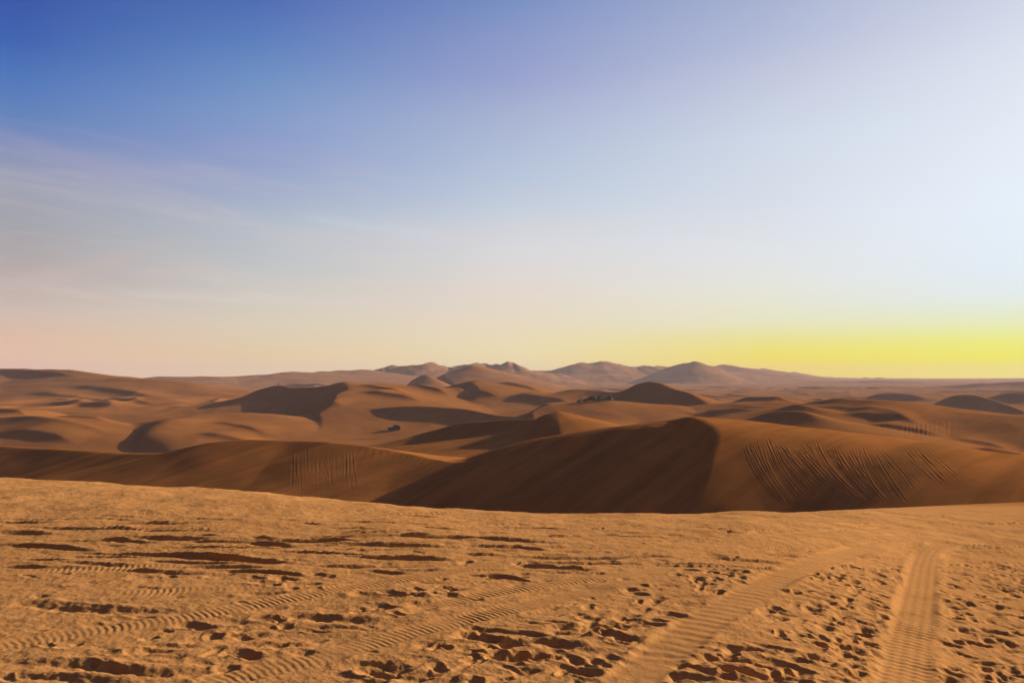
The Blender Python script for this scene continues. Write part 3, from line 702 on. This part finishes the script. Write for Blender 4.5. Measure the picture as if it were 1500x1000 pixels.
# ------------------------------------------------------------------ material: sand
def sand_material(name, base, dark, base_shade, dark_shade, base_haze, grain):
    m = bpy.data.materials.new(name)
    m.use_nodes = True
    t = m.node_tree
    b = t.nodes["Principled BSDF"]
    b.inputs["Roughness"].default_value = 1.0
    b.inputs["Specular IOR Level"].default_value = 0.0
    geo = node(t, "ShaderNodeNewGeometry")
    def nz(scale, det, rough=0.55, vec=None):
        n = node(t, "ShaderNodeTexNoise")
        n.inputs["Scale"].default_value = scale
        n.inputs["Detail"].default_value = det
        n.inputs["Roughness"].default_value = rough
        t.links.new(vec if vec else geo.outputs["Position"], n.inputs["Vector"])
        return n.outputs[0]
    big = maprange(t, nz(0.045, 5), 0.36, 0.66, 0, 1, True)
    mps = node(t, "ShaderNodeMapping")
    mps.inputs["Scale"].default_value = (0.16, 0.75, 0.5)
    t.links.new(geo.outputs["Position"], mps.inputs["Vector"])
    patch = maprange(t, nz(1.0, 5, 0.6, mps.outputs[0]), 0.38, 0.64, 0, 1, True)
    mid = maprange(t, nz(1.1, 6, 0.6), 0.32, 0.70)
    fine = maprange(t, nz(28.0, 4, 0.7), 0.25, 0.75)
    # golden sand; the dunes' dimmer light is painted in as a redder, darker colour
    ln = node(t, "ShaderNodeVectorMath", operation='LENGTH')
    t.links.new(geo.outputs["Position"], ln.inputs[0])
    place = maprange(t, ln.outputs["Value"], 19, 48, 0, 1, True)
    base = mixc(t, place, base, base_shade)
    haze_fade = maprange(t, ln.outputs["Value"], 430, 1000, 0, 1, True)      # haze painted in: far sand turns paler and greyer with distance
    c = mixc(t, big, mixc(t, place, dark, dark_shade), base)
    c = mixc(t, haze_fade, c, mixc(t, big, tuple(x * .8 for x in base_haze), base_haze))
    mr = node(t, "ShaderNodeMapping")
    mr.inputs["Rotation"].default_value = (0, 0, math.radians(-43))
    t.links.new(geo.outputs["Position"], mr.inputs["Vector"])
    mp = node(t, "ShaderNodeMapping")
    mp.inputs["Scale"].default_value = (0.03, 0.45, 0.12)
    t.links.new(mr.outputs[0], mp.inputs["Vector"])
    c = mixc(t, math_n(t, 'MULTIPLY', patch, 0.6), c, mixc(t, 1.0, base, (0.72, 0.68, 0.62), 'MULTIPLY'))
    place_s = math_n(t, 'MULTIPLY', place, maprange(t, ln.outputs["Value"], 105, 170, 1, 0.25, True))
    streak = maprange(t, nz(1.0, 5, 0.62, mp.outputs[0]), 0.34, 0.68, 0, 1, True)
    c = mixc(t, math_n(t, 'MULTIPLY', math_n(t, 'MULTIPLY', streak, place_s), 0.6), c, mixc(t, 1.0, base, (1.75, 1.5, 1.4), 'MULTIPLY'))
    c = mixc(t, math_n(t, 'MULTIPLY', mid, 0.35), c, mixc(t, 1.0, base, (0.80, 0.80, 0.80), 'MULTIPLY'))
    c = mixc(t, math_n(t, 'MULTIPLY', fine, 0.22), c, mixc(t, 1.0, base, (1.22, 1.22, 1.22), 'MULTIPLY'))
    t.links.new(c, b.inputs["Base Color"])
    bp = node(t, "ShaderNodeBump")
    bp.inputs["Strength"].default_value = 1.0
    bp.inputs["Distance"].default_value = 1.0
    h = math_n(t, 'MULTIPLY', nz(34.0, 5, 0.72), grain)
    h = math_n(t, 'MULTIPLY_ADD', nz(4.5, 5, 0.6), grain * 2.2, h)
    t.links.new(h, bp.inputs["Height"])
    t.links.new(bp.outputs[0], b.inputs["Normal"])
    return m
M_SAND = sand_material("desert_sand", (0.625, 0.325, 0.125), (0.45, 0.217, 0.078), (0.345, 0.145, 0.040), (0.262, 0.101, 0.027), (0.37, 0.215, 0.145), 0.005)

# ------------------------------------------------------------------ cut the sheet into ground and dunes and build the meshes
i45 = np.searchsorted(R, 45)
ID[0, :] = 0
# smooth normals of the one continuous surface
Xc = X; Yc = Y
dPr = np.stack([np.gradient(Xc, axis=0), np.gradient(Yc, axis=0), np.gradient(Z, axis=0)], -1)
dPa = np.stack([np.gradient(Xc, axis=1), np.gradient(Yc, axis=1), np.gradient(Z, axis=1)], -1)
NRM = np.cross(dPa, dPr)
NRM /= np.linalg.norm(NRM, axis=-1, keepdims=True) + 1e-20
NRM[NRM[..., 2] < 0] *= -1
fid = ID[:-1, :-1]
quad0 = (np.arange(nr - 1)[:, None] * na + np.arange(na - 1)[None, :])
V = np.stack([X, Y, Z], -1).reshape(-1, 3).astype(np.float32)
NV = NRM.reshape(-1, 3).astype(np.float32)
def mesh_obj(name, verts, quads, mat, normals=None):
    me = bpy.data.meshes.new(name)
    nq = len(quads)
    me.vertices.add(len(verts)); me.vertices.foreach_set("co", np.ascontiguousarray(verts, np.float32).ravel())
    me.loops.add(nq * 4); me.loops.foreach_set("vertex_index", np.ascontiguousarray(quads, np.int32).ravel())
    me.polygons.add(nq)
    me.polygons.foreach_set("loop_start", np.arange(0, nq * 4, 4, dtype=np.int32))
    me.polygons.foreach_set("loop_total", np.full(nq, 4, np.int32))
    me.polygons.foreach_set("use_smooth", np.ones(nq, bool))
    me.update(calc_edges=True)
    if normals is not None:
        me.normals_split_custom_set_from_vertices(normals.tolist())
    me.materials.append(mat)
    o = bpy.data.objects.new(name, me)
    COL.objects.link(o)
    return o
HILLS = {'rough_hills', 'double_hill', 'east_hills', 'shadow_hill', 'horizon_swell', 'west_far'}
def add_part(key, sel):
    q0 = quad0[sel]
    if len(q0) == 0: return
    quads = np.stack([q0, q0 + na, q0 + na + 1, q0 + 1], -1)
    used, inv = np.unique(quads.ravel(), return_inverse=True)
    quads = inv.reshape(-1, 4)[:, ::-1]
    name = 'ground' if key == 'ground' else ('hill' if key in HILLS else 'sand_dune')
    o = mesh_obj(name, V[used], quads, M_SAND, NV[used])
    o['kind'] = 'structure'
    if key == 'ground':
        o['label'] = 'golden foreground sand with tyre tracks, ruts and footprints'; o['category'] = 'ground'
    else:
        o['label'] = LABELS[key]; o['category'] = 'hill' if key in HILLS else 'dune'
nearmask = np.zeros_like(fid, bool)
for k, key in enumerate(KEYS):
    add_part(key, fid == k)
print("terrain meshes done", round(time.time() - T0, 1))

# ------------------------------------------------------------------ haze
def ht(x, y):
    r = math.hypot(x, y); a = math.atan2(x, y)
    i = int(np.clip(np.searchsorted(R, r), 1, nr - 1)); j = int(np.clip(np.searchsorted(A, a), 1, na - 1))
    fi = (r - R[i - 1]) / (R[i] - R[i - 1]); fj = (a - A[j - 1]) / (A[j] - A[j - 1])
    z0 = Z[i - 1, j - 1] * (1 - fj) + Z[i - 1, j] * fj
    z1 = Z[i, j - 1] * (1 - fj) + Z[i, j] * fj
    return float(z0 * (1 - fi) + z1 * fi)
hz = 3050.0
zb_, zt_ = float(Z.min()) - 1.0, max(float(Z.max()), EYE) + 3.0
hv = np.array([(sx * hz, sy * hz, z) for z in (zb_, zt_) for sx, sy in ((-1, -1), (1, -1), (1, 1), (-1, 1))])
hq = np.array([(0, 3, 2, 1), (4, 5, 6, 7), (0, 1, 5, 4), (1, 2, 6, 5), (2, 3, 7, 6), (3, 0, 4, 7)])
hm = bpy.data.materials.new("haze_air")
hm.use_nodes = True
ht_ = hm.node_tree
ht_.nodes.clear()
pv = node(ht_, "ShaderNodeVolumePrincipled")
pv.inputs["Color"].default_value = (0.84, 0.76, 0.9, 1)
pv.inputs["Density"].default_value = 0.0002
pv.inputs["Anisotropy"].default_value = 0.1
ho_ = node(ht_, "ShaderNodeOutputMaterial")
ht_.links.new(pv.outputs[0], ho_.inputs["Volume"])
haze = mesh_obj("haze", hv, hq, hm)
haze.data.polygons.foreach_set("use_smooth", np.zeros(6, bool))
haze['kind'] = 'stuff'
haze['label'] = 'thin pale desert haze over the far dunes'
haze['category'] = 'haze'

# ------------------------------------------------------------------ vehicles and people far off on the sand
import bmesh
def plain(name, col, rough=0.6, metal=0.0, spec=0.4, var=0.12):
    m = bpy.data.materials.new(name); m.use_nodes = True
    t = m.node_tree; b = t.nodes["Principled BSDF"]
    b.inputs["Roughness"].default_value = rough; b.inputs["Metallic"].default_value = metal
    b.inputs["Specular IOR Level"].default_value = spec
    g = node(t, "ShaderNodeTexCoord"); n = node(t, "ShaderNodeTexNoise"); n.inputs["Scale"].default_value = 6
    t.links.new(g.outputs["Object"], n.inputs["Vector"])
    c = mixc(t, n.outputs[0], tuple(x * (1 - var) for x in col), tuple(min(1, x * (1 + var)) for x in col))
    t.links.new(c, b.inputs["Base Color"])
    return m
M_PAINT = plain("dark_paint", (0.012, 0.010, 0.011), 0.7, 0, 0.08)
M_BLACK = plain("black_rubber", (0.012, 0.011, 0.011), 0.9)
M_GLASS = plain("car_glass", (0.02, 0.022, 0.025), 0.10, 0, 0.5)
M_STEEL = plain("dull_steel", (0.22, 0.21, 0.20), 0.45, 0.8)
M_LAMP = plain("lamp_glass", (0.6, 0.58, 0.54), 0.1)
M_REDT = plain("rust_red_tube", (0.13, 0.026, 0.018), 0.5)
M_SEAT = plain("seat_vinyl", (0.03, 0.028, 0.03), 0.8)
M_SKIN = plain("skin", (0.30, 0.16, 0.10), 0.6)
M_HAIR = plain("hair", (0.015, 0.01, 0.008), 0.7)
M_CREAM = plain("cream_cloth", (0.46, 0.40, 0.32), 0.9)
M_GREY = plain("grey_cloth", (0.24, 0.23, 0.23), 0.9)
M_DARKC = plain("dark_cloth", (0.02, 0.02, 0.026), 0.9)
M_DENIM = plain("dark_denim", (0.03, 0.035, 0.05), 0.9)

def empty(name, label, cat, group=None):
    o = bpy.data.objects.new(name, None); COL.objects.link(o)
    o.empty_display_size = 0.3
    o['label'] = label; o['category'] = cat
    if group: o['group'] = group
    return o
def part(name, bm, mat, parent, smooth=False, bevel=0.0):
    if bevel:
        bmesh.ops.bevel(bm, geom=list(bm.edges), offset=bevel, segments=2, affect='EDGES', clamp_overlap=True)
    bmesh.ops.recalc_face_normals(bm, faces=bm.faces)
    me = bpy.data.meshes.new(name); bm.to_mesh(me); bm.free()
    if smooth: me.polygons.foreach_set("use_smooth", np.ones(len(me.polygons), bool))
    me.materials.append(mat)
    o = bpy.data.objects.new(name, me); COL.objects.link(o); o.parent = parent
    return o
def extrude_profile(bm, prof_, y0, y1, inset=0.0, ztop=None):
    """side profile (x,z) pulled across the width; inset narrows points above ztop"""
    def w(z, y): return y - math.copysign(inset * max(0, (z - ztop)) if ztop is not None else 0, y)
    a = [bm.verts.new((x, w(z, y0), z)) for x, z in prof_]
    b = [bm.verts.new((x, w(z, y1), z)) for x, z in prof_]
    n = len(prof_)
    bm.faces.new(a); bm.faces.new(b[::-1])
    for i in range(n): bm.faces.new((a[i], b[i], b[(i + 1) % n], a[(i + 1) % n]))
def boxb(bm, c, s):
    r = bmesh.ops.create_cube(bm, size=1)
    for v in r['verts']: v.co = Vector((v.co.x * s[0] + c[0], v.co.y * s[1] + c[1], v.co.z * s[2] + c[2]))
def tube(bm, p, q, r, n=8):
    p, q = Vector(p), Vector(q); d = q - p
    e = bmesh.ops.create_cone(bm, cap_ends=True, segments=n, radius1=r, radius2=r, depth=d.length)
    m = d.to_track_quat('Z', 'Y').to_matrix()
    for v in e['verts']: v.co = m @ v.co + (p + q) / 2
def lathe_y(bm, prof_, n=24):
    """(radius, y) rings closed round the y axis"""
    rings = []
    for r, y in prof_:
        rings.append([bm.verts.new((r * math.cos(2 * math.pi * k / n), y, r * math.sin(2 * math.pi * k / n))) for k in range(n)])
    m = len(rings)
    for i in range(m):
        a, b = rings[i], rings[(i + 1) % m]
        for k in range(n): bm.faces.new((a[k], a[(k + 1) % n], b[(k + 1) % n], b[k]))
def wheel(parent, x, y, r, w):
    e = bpy.data.objects.new('wheel', None); COL.objects.link(e); e.parent = parent; e.location = (x, y, r)
    e.empty_display_size = 0.1
    bm = bmesh.new()
    lathe_y(bm, [(r * .58, -w / 2), (r * .9, -w / 2), (r, -w * .32), (r, w * .32), (r * .9, w / 2), (r * .58, w / 2)])
    part('tyre', bm, M_BLACK, e, True)
    bm = bmesh.new()
    lathe_y(bm, [(0.03, -w * .30), (r * .57, -w * .42), (r * .57, w * .42), (0.03, w * .30)])
    part('rim', bm, M_STEEL, e)
    return e
def copy_tree(o, parent=None):
    c = o.copy(); COL.objects.link(c)
    if parent is not None: c.parent = parent
    for ch in o.children: copy_tree(ch, c)
    return c

def offroad_car(label, group):
    t = empty('offroad_car', label, 'car', group)
    bm = bmesh.new()      # nose towards +x; lower shell with wheel arches
    def arch(cx, r=0.46, n=7): return [(cx + r * math.cos(math.pi * (k / n)), 0.36 + r * math.sin(math.pi * (k / n))) for k in range(n + 1)]
    pr = [(2.10, 0.55), (1.98, 0.42)] + arch(1.38)[0:] + arch(-1.32) + [(-2.08, 0.42), (-2.16, 0.60), (-2.14, 1.10), (0.72, 1.14), (1.95, 1.03), (2.12, 0.85)]
    extrude_profile(bm, pr, -0.90, 0.90)
    bd = part('body', bm, M_PAINT, t)
    bm = bmesh.new()
    extrude_profile(bm, [(0.74, 1.142), (0.26, 1.80), (-0.2, 1.86), (-1.92, 1.84), (-2.10, 1.112)], -0.86, 0.86, 0.16, 1.1)
    cab = part('cabin', bm, M_PAINT, t)
    bm = bmesh.new()
    extrude_profile(bm, [(0.79, 1.19), (0.345, 1.77), (0.325, 1.77), (0.765, 1.19)], -0.74, 0.74, 0.16, 1.1)
    part('windscreen', bm, M_GLASS, t)
    for y in (-1, 1):
        for xs in ([(0.60, 1.2), (0.22, 1.72), (-0.55, 1.74), (-0.55, 1.2)], [(-0.68, 1.2), (-0.68, 1.74), (-1.82, 1.72), (-1.92, 1.2)]):
            bm = bmesh.new()
            v = [bm.verts.new((x, y * (0.866 - 0.16 * (z - 1.1)), z)) for x, z in xs]
            v2 = [bm.verts.new((x, y * (0.84 - 0.16 * (z - 1.1)), z)) for x, z in xs]
            bm.faces.new(v); bm.faces.new(v2[::-1])
            for i in range(4): bm.faces.new((v[i], v2[i], v2[(i + 1) % 4], v[(i + 1) % 4]))
            part('side_window', bm, M_GLASS, t)
        bm = bmesh.new(); boxb(bm, (2.09, y * .66, 0.90), (0.12, 0.26, 0.16)); part('headlight', bm, M_LAMP, t, bevel=.02)
        bm = bmesh.new(); boxb(bm, (0.72, y * 1.0, 1.18), (0.10, 0.20, 0.15)); part('mirror', bm, M_BLACK, t, bevel=.02)
        bm = bmesh.new(); boxb(bm, (-.30, y * .905, 1.02), (0.16, 0.02, 0.035)); part('door_handle', bm, M_STEEL, t)
        for x in (1.38, -1.32): wheel(t, x, y * .78, 0.39, 0.26)
    bm = bmesh.new(); boxb(bm, (2.16, 0, 0.55), (0.16, 1.76, 0.2)); part('front_bumper', bm, M_BLACK, t, bevel=.03)
    bm = bmesh.new(); boxb(bm, (-2.20, 0, 0.56), (0.14, 1.76, 0.2)); part('rear_bumper', bm, M_BLACK, t, bevel=.03)
    bm = bmesh.new()
    for y in (-.62, .62): tube(bm, (0.05, y, 1.95), (-1.8, y, 1.93), .03)
    for x in (0.0, -.6, -1.2, -1.75): tube(bm, (x, -.66, 1.93), (x, .66, 1.93), .025)
    for x in (-.1, -1.7):
        for y in (-.62, .62): tube(bm, (x, y, 1.82), (x, y, 1.94), .025)
    part('roof_rack', bm, M_BLACK, t)
    bm = bmesh.new(); lathe_y(bm, [(.12, -.10), (.34, -.12), (.37, 0), (.34, .12), (.12, .10)])
    for v in bm.verts: v.co = Vector((v.co.y - 2.26, v.co.x, v.co.z + 1.0))
    part('spare_wheel', bm, M_BLACK, t, True)
    return t

def dune_buggy(label):
    t = empty('dune_buggy', label, 'dune buggy', 'vehicles parked in a row on the far dune bank')
    bm = bmesh.new()
    extrude_profile(bm, [(1.75, .5), (1.0, .40), (-1.5, .40), (-1.7, .62), (-1.6, .85), (0.7, .8), (1.7, .68)], -.55, .55)
    part('body', bm, M_REDT, t, bevel=.02)
    bm = bmesh.new()
    for y in (-.62, .62):
        for p, q in (((1.1, y, .8), (.45, y * .9, 1.75)), ((.45, y * .9, 1.75), (-1.2, y * .9, 1.8)), ((-1.2, y * .9, 1.8), (-1.65, y, .75)), ((-.35, y * .95, .8), (-.35, y * .9, 1.78))): tube(bm, p, q, .04)
    for x, z in ((.45, 1.75), (-.35, 1.78), (-1.2, 1.8)): tube(bm, (x, -.56, z), (x, .56, z), .04)
    part('roll_cage', bm, M_REDT, t)
    for x in (.1, -.8):
        bm = bmesh.new(); boxb(bm, (x, 0, .88), (.5, .96, .16)); boxb(bm, (x - .28, 0, 1.2), (.14, .96, .56)); part('seat', bm, M_SEAT, t, bevel=.03)
    for x in (1.3, -1.3):
        for y in (-.85, .85): wheel(t, x, y, .40, .32)
    return t

def person(label, top, legs, pose, h=1.72, group=None, stride=0.10):
    """standing figure; body is one skinned mesh, hair and clothes its children"""
    t = empty('person', label, 'person', group)
    k = h / 1.75
    def skin(name, verts, edges, radii, mat, root=0, lev=2):
        me = bpy.data.meshes.new(name)
        me.from_pydata([tuple(c * k for c in v) for v in verts], edges, [])
        o = bpy.data.objects.new(name, me); COL.objects.link(o)
        o.modifiers.new('skin', 'SKIN'); o.modifiers.new('sub', 'SUBSURF').levels = lev
        o.modifiers['sub'].render_levels = lev
        for i, r in enumerate(radii): me.skin_vertices[0].data[i].radius = (r[0] * k, r[1] * k)
        me.skin_vertices[0].data[root].use_root = True
        me.materials.append(mat); o.parent = t
        o.modifiers['skin'].use_smooth_shade = True
        return o
    s = stride
    hl, hr = pose
    V_ = [(0, 0, .93), (0, 0, 1.12), (0, 0, 1.36), (0, 0, 1.47), (.01, 0, 1.54), (.025, 0, 1.61), (.02, 0, 1.69), (.01, 0, 1.735),
          (0, .17, 1.40), (-.02, .23, 1.14), hl, (hl[0] + .03, hl[1], hl[2] - .09), (0, -.17, 1.40), (-.02, -.23, 1.14), hr, (hr[0] + .03, hr[1], hr[2] - .09),
          (0, .085, .80), (s * .5, .10, .48), (s, .11, .09), (s + .16, .12, .04), (0, -.085, .80), (-s * .3, -.10, .48), (-s, -.11, .09), (-s + .16, -.12, .04)]
    E_ = [(0, 1), (1, 2), (2, 3), (3, 4), (4, 5), (5, 6), (6, 7), (2, 8), (8, 9), (9, 10), (10, 11), (2, 12), (12, 13), (13, 14), (14, 15), (0, 16), (16, 17), (17, 18), (18, 19), (0, 20), (20, 21), (21, 22), (22, 23)]
    R_ = [(.12, .10), (.115, .09), (.13, .095), (.058, .058), (.055, .058), (.082, .078), (.088, .08), (.05, .05), (.05, .05), (.04, .04), (.028, .026), (.036, .02), (.05, .05), (.04, .04), (.028, .026), (.036, .02),
          (.08, .08), (.055, .055), (.04, .04), (.04, .03), (.08, .08), (.055, .055), (.04, .04), (.04, .03)]
    skin('body', V_, E_, R_, M_SKIN)
    skin('hair', [(-.02, 0, 1.67), (-.005, 0, 1.72), (.01, 0, 1.75)], [(0, 1), (1, 2)], [(.088, .088), (.092, .09), (.06, .06)], M_HAIR)
    def mid(a, b, f): return tuple(a[i] + (b[i] - a[i]) * f for i in range(3))
    skin('shirt', [(0, 0, .90), V_[1], V_[2], (0, 0, 1.44), V_[8], V_[9], mid(V_[9], hl, .8), V_[12], V_[13], mid(V_[13], hr, .8)], [(0, 1), (1, 2), (2, 3), (2, 4), (4, 5), (5, 6), (2, 7), (7, 8), (8, 9)],
         [(.17, .15), (.165, .14), (.185, .145), (.10, .09), (.085, .085), (.066, .066), (.055, .055), (.085, .085), (.066, .066), (.055, .055)], top)
    skin('trousers', [(0, 0, .93), V_[16], V_[17], V_[18], V_[20], V_[21], V_[22]], [(0, 1), (1, 2), (2, 3), (0, 4), (4, 5), (5, 6)], [(.15, .135), (.105, .11), (.09, .09), (.07, .07), (.12, .12), (.09, .09), (.07, .07)], legs)
    for y_, x_ in ((.115, s), (-.115, -s)):
        skin('shoe', [(x_ - .05, y_, .05), (x_ + .08, y_, .05), (x_ + .20, y_, .04)], [(0, 1), (1, 2)], [(.06, .055), (.055, .05), (.045, .04)], M_BLACK)
    return t

def stand(o, px, d, heading, tilt=True):
    x = (px - CX) / F * d; y = d
    if tilt:
        e = 1.3
        n = Vector((ht(x - e, y) - ht(x + e, y), ht(x, y - e) - ht(x, y + e), 2 * e)).normalized()
        f = Vector((math.cos(heading), math.sin(heading), 0)); f = (f - n * f.dot(n)).normalized()
        l = n.cross(f)
        from mathutils import Matrix
        o.rotation_euler = Matrix((f, l, n)).transposed().to_euler()
    else: o.rotation_euler = (0, 0, heading)
    o.location = (x, y, ht(x, y) - 0.02)

def depth_at(px, py, y0, y1):
    h = surf_hit(px, py, y0, y1)
    return None if h is None else h[1]
GV = 'vehicles parked in a row on the far dune bank'
car = offroad_car('dark off-road car alone on the sand below the arched dune', None)
dcar = depth_at(577, 630.5, 225, 330) or 285
stand(car, 577, dcar, math.radians(196))
bank = depth_at(875, 588.2, 270, 380) or 303
c2 = copy_tree(car); c2['label'] = 'dark off-road car in the parked row, next to the red-brown buggy'; c2['group'] = GV
stand(c2, 864.5, bank + 2, math.radians(168))
c3 = copy_tree(car); c3['label'] = 'dark off-road car in the parked row, between the two other cars'; c3['group'] = GV
stand(c3, 882.5, bank + 1, math.radians(35))
c4 = copy_tree(car); c4['label'] = 'dark off-road car ending the parked row beside the person in cream'; c4['group'] = GV
stand(c4, 893, bank + 6, math.radians(75))
bg = dune_buggy('small red-brown open dune buggy at the end of the parked row')
stand(bg, 852.5, bank + 3, math.radians(150))
p1 = person('person in dark clothes standing alone on the crest of the dark scarp', M_DARKC, M_DENIM, ((.04, .24, .88), (.04, -.24, .88)))
dsc = depth_at(408, 565.0, 330, 470) or 424
stand(p1, 408, dsc + 0.5, math.radians(200), False)
p2 = person('person in cream clothes standing beside the last car of the parked row', M_CREAM, M_CREAM, ((.12, .22, .95), (.04, -.25, .88)), 1.74, 'people beside the parked vehicles')
stand(p2, 897.5, bank - 1, math.radians(250), False)
p3 = person('person in grey clothes standing in the gap between two parked cars', M_GREY, M_GREY, ((.04, .24, .88), (.16, -.20, .96)), 1.66, 'people beside the parked vehicles')
stand(p3, 873.5, bank - 1, math.radians(300), False)
print('vehicle depths', dcar, bank, dsc)


# ------------------------------------------------------------------ render settings
sc.view_settings.view_transform = 'Standard'
sc.view_settings.look = 'None'
sc.view_settings.exposure = EXPO
sc.view_settings.gamma = 1.0
sc.cycles.use_denoising = True
sc.cycles.max_bounces = 5
sc.cycles.diffuse_bounces = 3
sc.cycles.volume_bounces = 0
print("script", round(time.time() - T0, 1))
